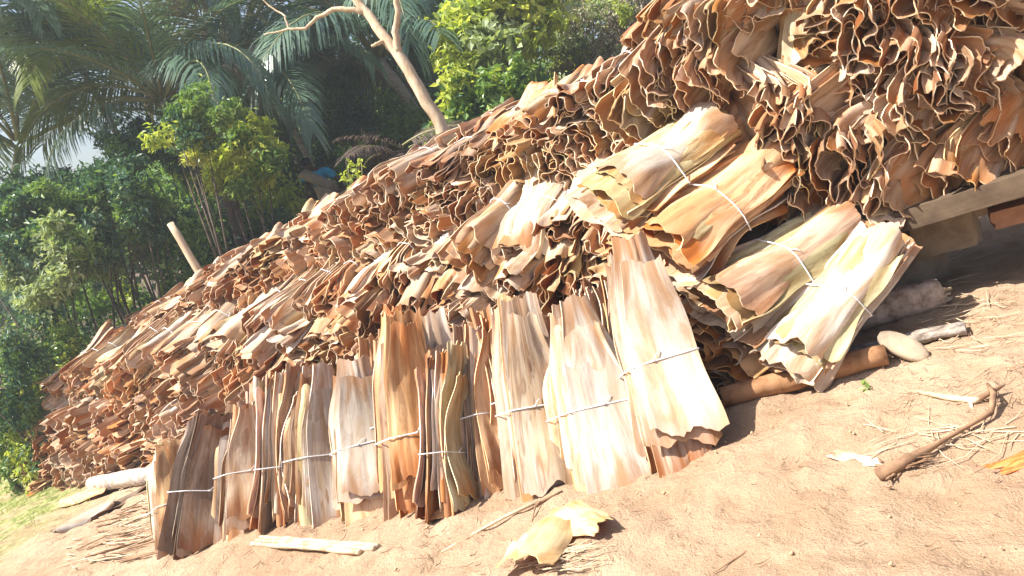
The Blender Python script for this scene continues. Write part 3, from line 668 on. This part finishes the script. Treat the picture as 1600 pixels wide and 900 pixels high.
def frond_mesh(r, L, droop, mat, nl=84, hang=.6, ll=.55):
    """one feather palm leaf: leaflets along an arching midrib"""
    t = np.linspace(0, 1, 24); el = math.radians(35) - t ** 1.2 * droop; ds = L / 23
    y = np.cumsum(np.cos(el)) * ds; z = np.cumsum(np.sin(el)) * ds; side = .12 * L * t ** 2 * r.uniform(-1, 1)
    R_ = np.c_[side, y, z]; T = unit(np.gradient(R_, axis=0)); V, Fq = [], []; n0 = 0
    for sgn in (-1, 1):
        for q in np.linspace(.13, .995, nl):
            i = q * 23; k = int(i); fr = i - k; k2 = min(k + 1, 23); p = R_[k] * (1 - fr) + R_[k2] * fr; tg = unit(T[k] * (1 - fr) + T[k2] * fr)
            sd = unit(np.cross(tg, (0, 0, 1))) * sgn
            l = L * ll * .5 * math.sin(min(1, .25 + q * .95) * math.pi * .86) ** .7 * r.uniform(.85, 1.1) + .05
            d0 = unit(sd * (1 - .45 * q) + tg * (.55 + .6 * q) + np.array([0, 0, .12 - .2 * hang]) + r.normal(size=3) * .07); w_ = .0115 * (1 - .4 * q) + .004
            p1 = p + d0 * l * .4; d1 = unit(d0 + np.array([0, 0, -hang * r.uniform(.6, 1.3)])); p2 = p1 + d1 * l * .35; d2 = unit(d1 + np.array([0, 0, -hang])); p3 = p2 + d2 * l * .3
            wn = unit(np.cross(d0, np.cross(sd, tg) + 1e-3)) * w_
            V += [p - wn * .4, p + wn * .4, p1 - wn, p1 + wn, p2 - wn * .8, p2 + wn * .8, p3 - wn * .1, p3 + wn * .1]
            Fq += [(n0, n0 + 1, n0 + 3, n0 + 2), (n0 + 2, n0 + 3, n0 + 5, n0 + 4), (n0 + 4, n0 + 5, n0 + 7, n0 + 6)]; n0 += 8
    me = mesh('frond', np.array(V), np.array(Fq), [mat], None, False)
    mb = MB(); mb.tube(R_[::2], np.linspace(.032, .004, 12), 5); o = mb.build('midrib', M_rach); rm = o.data; bpy.data.objects.remove(o)
    return me, rm
r0 = np.random.RandomState(5)
FR = {k: [frond_mesh(r0, 3.0, dr, M_leaf[m], hang=h) for dr, h in ((1.2, .45), (1.7, .7), (2.1, .9), (.9, .3))] for k, m in (('g', 'frond'), ('y', 'frondy'), ('d', 'grey'))}
def palm(px, py, d, nf, label, sc=1., seed=0, base=None, kinds='gggggy', top=None, az=None, trunk_r=.11, pit=None):
    r = np.random.RandomState(seed + 40); c = at(px, py, d)
    g = np.array([c[0] + (.3 if base is None else base), c[1] + .1, 0.]); g[2] = ground_z(g[0], g[1]) - .2
    root = empty('palm_tree', g, label, 'palm tree', 'coconut palms behind the pile'); cl = c - g
    mb = MB(); n = 14; k = np.linspace(0, 1, n)[:, None]; pts = cl * k + np.array([.25, 0, 0]) * np.sin(k * math.pi)
    mb.tube(pts, trunk_r * (1.25 - .4 * k[:, 0]) * (1 + .06 * (np.arange(n) % 2)), 10, 0, .03); mb.build('trunk', M_pbark, root)
    for i in range(nf):
        a = i * 2.399 + r.uniform(-.3, .3) if az is None else az[i % len(az)] + r.uniform(-.1, .1)
        ptc = math.radians(38 - 62 * (i / nf) + r.uniform(-8, 8)) if pit is None else math.radians(pit[i % len(pit)])
        kd = kinds[r.randint(len(kinds))]; me, rm = FR[kd][r.randint(4)]
        o = link('frond', me, root); s_ = sc * r.uniform(.85, 1.1)
        o.matrix_parent_inverse = Matrix.Identity(4)
        o.rotation_euler = (ptc, r.uniform(-.25, .25), a); o.location = Vector(cl); o.scale = (s_,) * 3
        link('midrib', rm, o)
    return root
palm(255, 160, 10.6, 15, 'coconut palm with drooping blue green fronds and one yellow frond, left of centre', .82, 1, kinds='gggy', trunk_r=.06)
palm(-70, 60, 10.8, 16, 'coconut palm at the far left edge, long fronds hanging into view', 1.05, 2, base=-3.2)
palm(470, -80, 13.5, 15, 'tall pale trunked coconut palm rising out of view, left of the leaning bare tree', 1.3, 3, kinds='ggd', trunk_r=.13)
palm(590, 95, 12.5, 14, 'coconut palm behind the leaning bare tree', 1.1, 4, kinds='gggd')
palm(380, 60, 14, 14, 'distant coconut palm between the nearer palms', 1.25, 5, kinds='ggyd', trunk_r=.08)
palm(30, 230, 11.5, 12, 'low coconut palm whose fronds sweep down at the left edge', 1.0, 7, base=-3.4, trunk_r=.06)
palm(120, 95, 11.5, 14, 'coconut palm between the left edge palm and the one with the yellow frond', .85, 11, kinds='ggy', trunk_r=.05)
palm(415, 140, 12.0, 13, 'small coconut palm with greyish fronds, left of the tall pale trunk', .8, 12, kinds='gd', trunk_r=.05)
# bushes: (px, py, distance, half width px, half height px)
BU = [
 (60, 500, 9.6, 110, 70, ('mid', 'dark', 'bright'), (.4, .4, .2), 'green undergrowth shrub beneath the pale bush at the left edge', 7000, .07),
 (190, 480, 10.2, 110, 55, ('dark', 'mid', 'bright'), (.5, .35, .15), 'dark undergrowth shrub behind the far left of the ridge', 7000, .07),
 (320, 420, 11, 90, 60, ('dark', 'mid', 'bright'), (.4, .4, .2), 'undergrowth shrub around the foot of the short cut pole', 6000, .07),
 (420, 370, 11.6, 80, 50, ('mid', 'bright', 'dark'), (.5, .3, .2), 'green undergrowth shrub just above the ridge right of the short cut pole', 6000, .07),
 (150, 300, 9.4, 110, 40, ('dark', 'mid'), (.6, .4), 'dark leafy bush right below the sweeping fronds at left', 7000, .08),
 (215, 330, 8.9, 55, 50, ('mid', 'dark', 'pale'), (.4, .4, .2), 'small bush in front of the palm trunk, left of the short cut pole', 5000, .07),
 (300, 200, 8.6, 70, 50, ('mid', 'bright', 'dark'), (.5, .2, .3), 'feathery bush covering the trunk of the palm with the yellow frond', 6500, .06),
 (30, 330, 8.8, 80, 45, ('mid', 'dark'), (.4, .6), 'dark green shrub at the left edge above the pale bush', 6000, .07),
 (60, 420, 8.5, 110, 95, ('pale', 'mid', 'dark'), (.55, .3, .15), 'pale sunlit leafy bush at the left edge behind the pile', 9000, .075),
 (160, 380, 9.2, 95, 80, ('pale', 'mid', 'dark'), (.35, .35, .3), 'pale vine covered bush right of the leafy bush at the left edge', 8000, .07),
 (255, 400, 9.8, 120, 95, ('dark', 'mid'), (.75, .25), 'dark shaded bush left of the short cut pole', 9000, .08),
 (390, 330, 10.5, 90, 70, ('mid', 'bright', 'dark'), (.4, .3, .3), 'mid green bush right of the short cut pole', 7000, .08),
 (372, 250, 9.4, 72, 58, ('bright', 'mid'), (.75, .25), 'yellow green sunlit bush left of the person', 6000, .10),
 (250, 215, 10.5, 95, 60, ('mid', 'dark'), (.5, .5), 'feathery mid green bush under the palm fronds, left of centre', 8000, .07),
 (95, 300, 10.5, 120, 45, ('dark', 'mid'), (.8, .2), 'dark green shrub under the fronds at left', 8000, .08),
 (20, 560, 7.8, 75, 75, ('dark', 'mid', 'bright'), (.5, .35, .15), 'dark low bush beside the far left end of the pile', 7000, .06),
 (90, 530, 8.4, 70, 45, ('mid', 'bright', 'dark'), (.4, .3, .3), 'small mixed green bush just above the far left end of the pile', 5000, .06),
 (0, 665, 8.0, 45, 50, ('bright', 'mid'), (.5, .5), 'low yellow green shrub at the left edge above the grass', 3500, .05),
 (520, 170, 13, 90, 85, ('mid', 'dark'), (.6, .4), 'dark leafy tree mass behind the palm trunk near the centre left', 9000, .10),
 (420, 160, 14, 80, 70, ('dark', 'mid'), (.7, .3), 'dark bush between the two nearer palms', 7000, .10),
 (620, 200, 12.5, 70, 60, ('mid', 'dark'), (.8, .2), 'dark bush at the foot of the leaning bare tree', 6000, .09),
 (770, 60, 10, 125, 95, ('bright', 'mid', 'pale'), (.5, .25, .25), 'large bright yellow green broad leaved bush right of the leaning tree', 9500, .125),
 (720, 150, 9.4, 75, 50, ('mid', 'bright', 'dark'), (.45, .25, .3), 'lower green bush just above the ridge right of the leaning tree', 5000, .11),
 (800, 120, 9.2, 60, 45, ('bright', 'mid'), (.6, .4), 'bright leafy bush above the ridge below the large broad leaved bush', 4500, .10),
 (900, 55, 11, 95, 80, ('pale', 'bright', 'grey'), (.4, .3, .3), 'pale olive bush on the slope above the ridge', 9000, .07),
 (985, 25, 10.2, 65, 50, ('grey', 'pale', 'bright'), (.55, .3, .15), 'dry straw coloured shrub beside the stack top', 7000, .05),
 (880, 130, 8.6, 60, 32, ('pale', 'grey', 'bright'), (.4, .3, .3), 'low dry grass clump peeking over the ridge', 5000, .05),
 (655, 40, 14, 60, 80, ('mid', 'dark'), (.6, .4), 'dark tree crown behind the leaning bare tree', 6000, .12),
 (450, 290, 12.8, 60, 55, ('mid', 'dark', 'red', 'bright'), (.35, .3, .1, .25), 'mixed green and reddish bush left of the person', 6000, .07),
 (330, 250, 12, 60, 50, ('bright', 'mid', 'dark'), (.3, .4, .3), 'green bush between the yellow green bush and the palm stems', 5000, .08),
 (585, 270, 13.5, 40, 45, ('mid', 'dark'), (.7, .3), 'dark bush right of the person', 4500, .08)]
for k, (x, y, d, rx, ry, ms, w, lb, nl, sz) in enumerate(BU): bush(x, y, d, rx, ry, ms, w, lb, nl, sz, k, asp=.6 if k in (21, 22, 23) else .45)
# far wood: everything beyond the countable trees
V, Fq, Mi = [], [], []; n0 = 0; rr = np.random.RandomState(77)
for k in range(70):
    px = rr.uniform(-150, 1000); d = rr.uniform(17, 26); py = 480 - .42 * px * .9 - rr.uniform(0, 190) * (1. if px > 330 else .55); py = max(py, -80)
    c = at(px, py, d); n = 1000; rr_ = rr.uniform(.8, 1.7)
    P_ = c + unit(rr.normal(size=(n, 3))) * rr_ * rr.uniform(.3, 1, (n, 1)) * (1.3, 1, .8)
    n0 = leaves(V, Fq, Mi, n0, P_, .26, rr, .5, int(rr.choice(3, p=(.5, .35, .15))))
tag(link('distant_wood', mesh('distant_wood', np.concatenate(V), np.concatenate(Fq), [M_leaf['dark'], M_leaf['mid'], M_leaf['bright']], np.concatenate(Mi), False)),
    'hazy green far off wood seen between the palms', 'wood', kind='stuff')
# leaning bare tree
def lim(mb, q, d, r): mb.tube([at(x, y, d + k * .02) for k, (x, y) in enumerate(q)], r, 9, 0, .06)
D = 7.6; g0 = at(700, 215, D); gz = ground_z(g0[0], g0[1]); root = empty('leaning_tree', (g0[0], g0[1], gz), 'bare pale barked tree leaning left behind the ridge', 'tree')
def mk(name, q, r, d=D, par=root, m=M_bark):
    mb = MB(); pts = [at(x, y, d + dz) for (x, y, dz) in q]
    if name == 'trunk': pts = [np.array([g0[0] + .1, g0[1], gz - .2])] + pts; r = [r[0] * 1.1] + list(r)
    o = Vector(par.location) if par else Vector((0, 0, 0)); P_ = [np.array(p) - np.array(o) for p in pts]
    P2 = []; R2 = []
    for i in range(len(P_) - 1):
        for j in range(4): P2.append(P_[i] * (1 - j / 4) + P_[i + 1] * j / 4 + rg.uniform(-.006, .006, 3)); R2.append(r[i] * (1 - j / 4) + r[i + 1] * j / 4)
    P2.append(P_[-1]); R2.append(r[-1]); mb.tube(P2, R2, 9, 0, .05); return mb.build(name, m, par)
mk('trunk', [(688, 192, 0), (660, 150, 0), (632, 98, .02), (602, 60, .05), (575, 22, .1), (550, -10, .15), (520, -60, .2)], [.064, .062, .058, .052, .046, .042, .034])
mk('limb', [(622, 84, .02), (618, 50, 0), (622, 20, -.05), (618, -10, -.1), (628, -60, -.1)], [.042, .036, .03, .03, .025])
mk('limb', [(572, 20, .1), (550, 14, .1), (520, 15, .15), (495, 28, .2), (478, 45, .2), (450, 46, .25), (412, 54, .3)], [.03, .027, .025, .02, .016, .012, .006])
mk('limb', [(604, 62, .05), (590, 68, 0), (580, 72, 0)], [.025, .02, .012])
mk('limb', [(452, 46, .25), (445, 25, .25), (420, 8, .3), (395, -12, .3)], [.012, .01, .008, .006])
# short cut pole
g = gp(318, 560); pb = at(318, 436, 8.2); pt = at(266, 349, 8.2)
mb = MB(); ln = [pb + (pb - pt) * 1.1, pb + (pb - pt) * .4, pb, at(296, 400, 8.2), at(280, 372, 8.2), pt]; mb.tube(ln, [.045, .045, .044, .042, .04, .036], 9, 0, .05)
tag(mb.build('cut_pole', M_bark), 'short cut pole sticking up behind the left part of the ridge', 'pole')
for k, (q, lb) in enumerate([([(352, 300, 0), (338, 250, 0), (312, 195, 0)], 'thin dark palm stem left of two standing close together'), ([(362, 290, 0), (352, 245, 0), (340, 205, 0)], 'thin dark palm stem right of two standing close together')]):
    mb = MB(); pts = [at(x, y, 10) for x, y, _ in q]; pts = [pts[0] + (pts[0] - pts[1]) * 3] + pts; mb.tube(pts, [.05, .045, .04, .025], 7, 0, .08); tag(mb.build('young_palm', M_dbark), lb, 'young palm')
# heap of dead brown fronds behind the ridge
root = empty('dead_frond_heap', at(622, 235, 8.8), 'heap of dead brown palm fronds behind the ridge, left of the leaning tree foot', 'dead fronds')
dm = simple('dead_frond', [(.035, .022, .018), (.10, .065, .05)], 4, .7, 0); r1 = np.random.RandomState(3)
dfm = frond_mesh(r1, 2.0, .8, dm, 60, .5)
for k in range(12):
    o = link('dead_frond', dfm[0], root); o.rotation_euler = (r1.uniform(-.9, .2), r1.uniform(-.5, .5), k * .55); o.location = Vector(r1.uniform(-.25, .25, 3)) + Vector((0, 0, -.08)); o.scale = (.5,) * 3; link('midrib', dfm[1], o)
# yellow vine and grass blades on the ridge edge
def sprig(px, py, d, n, hpx, label, name='weed', m='bright', size=.06, lean=0):
    r = np.random.RandomState(int(px)); c = at(px, py, d); root = empty(name, c, label, 'weed'); V, Fq, Mi = [], [], []; n0 = 0; mb = MB()
    for k in range(n):
        e = np.array([r.uniform(-.5, .5) + lean, r.uniform(-.3, .3), 1.]) * hpx / F * d * r.uniform(.6, 1.1); m1 = e * .5 + r.uniform(-.05, .05, 3)
        mb.tube([(0, 0, -.5), m1, e], [.006, .005, .002], 5); q = r.uniform(.1, 1, (16, 1)); P_ = m1 * 2 * q * (1 - q) + e * q * q
        n0 = leaves(V, Fq, Mi, n0, P_, size, r, .6)
    link('foliage', mesh('foliage', np.concatenate(V), np.concatenate(Fq), [M_leaf[m]], None, False), root); mb.build('stem', M_rach, root)
sprig(556, 300, 7.4, 6, 50, 'yellow green weed growing at the ridge edge right of the person')
sprig(1100, 175 + 400, 3.0, 1, 12, 'tiny green seedling', size=.02) if False else None
a_ = gp(1352, 612, .0); V, Fq, Mi = [], [], []; rr = np.random.RandomState(8)
leaves(V, Fq, Mi, 0, a_ + rr.uniform(-.015, .015, (9, 3)) + (0, 0, .03), .03, rr, .7)
tag(link('seedling', mesh('seedling', np.concatenate(V), np.concatenate(Fq), [M_leaf['mid']], None, False)), 'tiny green seedling in the shade beneath the bamboo like pole', 'seedling')
mb = MB(); c = at(1048, 6, 6.5); rbox(mb, c, frame_(A, N), (.22, .18, .14), .06, 5, 0, .2); tag(mb.build('rock', M_stone), 'brown rock on the slope at the top edge beside the stack', 'rock')
# grass on the slope at far left
V, Fq, Mi = [], [], []; rr = np.random.RandomState(12); P_ = []
for _ in range(60000):
    s_ = rr.uniform(-16, -5.5); t_ = rr.uniform(-3.5, 4.5); q = O + A * s_ + B * t_
    if vnoise(q[0] * 1.3, q[1] * 1.3, 5) + vnoise(q[0] * 5, q[1] * 5, 6) * .5 < .0 + .45 * (t_ < -1.0 + .2 * (s_ + 8)) or (t_ > 0 and s_ > -7.0): continue
    P_.append(q)
P_ = np.array(P_); P_[:, 2] = ground_z(P_[:, 0], P_[:, 1]) + .0
leaves(V, Fq, Mi, 0, P_, .055, rr, .10, 0, 0, updir=np.tile([0, 0, 1.], (len(P_), 1)))
tag(link('grass', mesh('grass', np.concatenate(V), np.concatenate(Fq), [simple('grass_blade', [(.20, .26, .06), (.42, .44, .16)], 1.5, .6, 0, trans=.4)], None, False)), 'short light green grass on the slope at the left', 'grass', kind='stuff')
# ------------------------------------------------------------------ person
def skin(name, verts, edges, radii, mat, parent, sub=2):
    me = bpy.data.meshes.new(name); me.from_pydata([tuple(map(float, v)) for v in verts], edges, []); me.update()
    o = link(name, me, parent); o.modifiers.new('skin', 'SKIN'); 
    for i, r_ in enumerate(radii): me.skin_vertices[0].data[i].radius = r_ if isinstance(r_, tuple) else (r_, r_)
    me.skin_vertices[0].data[0].use_root = True
    s_ = o.modifiers.new('sub', 'SUBSURF'); s_.levels = sub; s_.render_levels = sub; me.materials.append(mat); return o
DP = 12.2; hd = at(475, 252, DP); gz = float(ground_z(hd[0] + .25, hd[1]))
Rt = np.array([1., 0, 0]); Up = np.array([0, 0, 1.]); Fw = np.array([0, 1., 0])
H = 1.58; k_ = 1.0; foot = np.array([hd[0] + .42, hd[1], gz]); pr = empty('person', foot, 'person in a bright blue top with a tan cloth, standing behind the ridge', 'person')
top = hd - foot; hz = max(top[2], 1.2); print('person height', hz)
def lp(x, y, z): return np.array([top[0] * (z ** 1.5) + x, y, z * hz])
M_skin = simple('dark_skin', [(.10, .05, .03), (.14, .07, .04)], 5, .5, 0); M_blue = simple('blue_cloth', [(.02, .38, .74), (.04, .48, .85)], 20, .8, .3); M_tan = simple('tan_cloth', [(.34, .26, .20), (.50, .40, .32)], 14, .9, .5, stretch=(1, 1, .4))
M_hair = simple('black_hair', [(.006, .005, .005), (.015, .012, .01)], 30, .5, .4)
bv = [lp(0, 0, .50), lp(0, 0, .62), lp(0, 0, .74), lp(0, .01, .82), lp(0, .02, .87), lp(0, .03, .93), lp(0, .03, 1.0),
      lp(.17, 0, .80), lp(.26, .03, .65), lp(.22, .15, .52), lp(.21, .19, .47), lp(-.17, 0, .80), lp(-.25, .03, .65), lp(-.22, .16, .53), lp(-.2, .2, .48),
      lp(.09, 0, .46), lp(.10, .02, .27), lp(.11, -.02, .05), lp(.11, .12, .02), lp(-.09, 0, .46), lp(-.11, .10, .28), lp(-.11, .12, .05), lp(-.11, .26, .02)]
be = [(0, 1), (1, 2), (2, 3), (3, 4), (4, 5), (5, 6), (3, 7), (7, 8), (8, 9), (9, 10), (3, 11), (11, 12), (12, 13), (13, 14), (0, 15), (15, 16), (16, 17), (17, 18), (0, 19), (19, 20), (20, 21), (21, 22)]
br_ = [(.15, .11), (.13, .10), (.15, .11), (.09, .08), .05, (.085, .095), (.06, .07), .055, .042, .032, .03, .055, .042, .032, .03, .09, .062, .045, .035, .09, .062, .045, .035]
skin('body', bv, be, br_, M_skin, pr)
for sx_ in (-1, 1):
    for k in range(4): 
        p_ = lp(sx_ * .2 + (k - 1.5) * .018, .2, .46 if sx_ > 0 else .47); skin('finger', [p_, p_ + (0, .02, -.04), p_ + (0, .015, -.075 + .006 * abs(k - 1))], [(0, 1), (1, 2)], [.009, .008, .007], M_skin, pr, 1)
skin('hair', [lp(0, .0, .92), lp(0, -.01, .965), lp(0, .0, 1.015)], [(0, 1), (1, 2)], [(.07, .06), (.095, .105), (.06, .07)], M_hair, pr)
skin('blue_top', [lp(0, 0, .60), lp(0, 0, .72), lp(0, .0, .80), lp(0, 0, .835), lp(.19, 0, .80), lp(.25, .02, .70), lp(-.19, 0, .80), lp(-.25, .02, .70)],
     [(0, 1), (1, 2), (2, 3), (2, 4), (4, 5), (2, 6), (6, 7)], [(.155, .12), (.17, .13), (.14, .11), .07, .078, .068, .078, .068], M_blue, pr)
mb = MB(); n = 24
ring = []
for i, (z, rx_, ry_, ox) in enumerate([(.05, .24, .20, .0), (.2, .23, .19, 0), (.4, .21, .17, 0), (.5, .19, .15, 0), (.62, .175, .14, .0)]):
    th = np.linspace(0, 2 * math.pi, n, endpoint=False); c_ = lp(ox, 0, z); rf = 1 + .05 * np.sin(th * 7 + i) * (1 - z)
    ring.append(c_ + np.c_[np.cos(th) * rx_ * rf, np.sin(th) * ry_ * rf, .01 * np.sin(th * 3)])
V = np.concatenate(ring); mb.add(V, [(i * n + j, i * n + (j + 1) % n, (i + 1) * n + (j + 1) % n, (i + 1) * n + j) for i in range(4) for j in range(n)])
mb.build('tan_wrap', M_tan, pr)
mb = MB(); P_ = []
for i, q in enumerate(np.linspace(0, 1, 9)):
    c_ = lp(-.16 + .30 * q, -.135 - .045 * math.sin(q * math.pi), .84 - .26 * q); P_ += [c_ + np.array([-.07, .03, -.045]), c_ + np.array([0, -.015, 0.]), c_ + np.array([.07, .03, .045])]
mb.add(P_, [(i * 3 + j, i * 3 + j + 1, i * 3 + j + 4, i * 3 + j + 3) for i in range(8) for j in range(2)]); o = mb.build('tan_sash', M_tan, pr); md = o.modifiers.new('s', 'SOLIDIFY'); md.thickness = .012

# ------------------------------------------------------------------ haze volume added to imitate lens flare
mb = MB(); x0, x1, y0, y1, z0, z1 = -45, 25, -4, 45, -14, 16
V = [(x, y, z) for x in (x0, x1) for y in (y0, y1) for z in (z0, z1)]
mb.add(V, [(0, 1, 3, 2), (4, 6, 7, 5), (0, 4, 5, 1), (2, 3, 7, 6), (0, 2, 6, 4), (1, 5, 7, 3)])
hm = bpy.data.materials.new('haze'); hm.use_nodes = True; ht = hm.node_tree; ht.nodes.remove(ht.nodes['Principled BSDF'])
hv = ht.nodes.new('ShaderNodeVolumePrincipled'); hv.inputs['Color'].default_value = (.82, .90, 1, 1); hv.inputs['Density'].default_value = .004; hv.inputs['Anisotropy'].default_value = .3
ht.links.new(hv.outputs[0], ht.nodes['Material Output'].inputs['Volume'])
tag(mb.build('haze', hm, None, False), 'pale bluish haze added to imitate lens flare over the slope and trees', 'haze', kind='stuff')
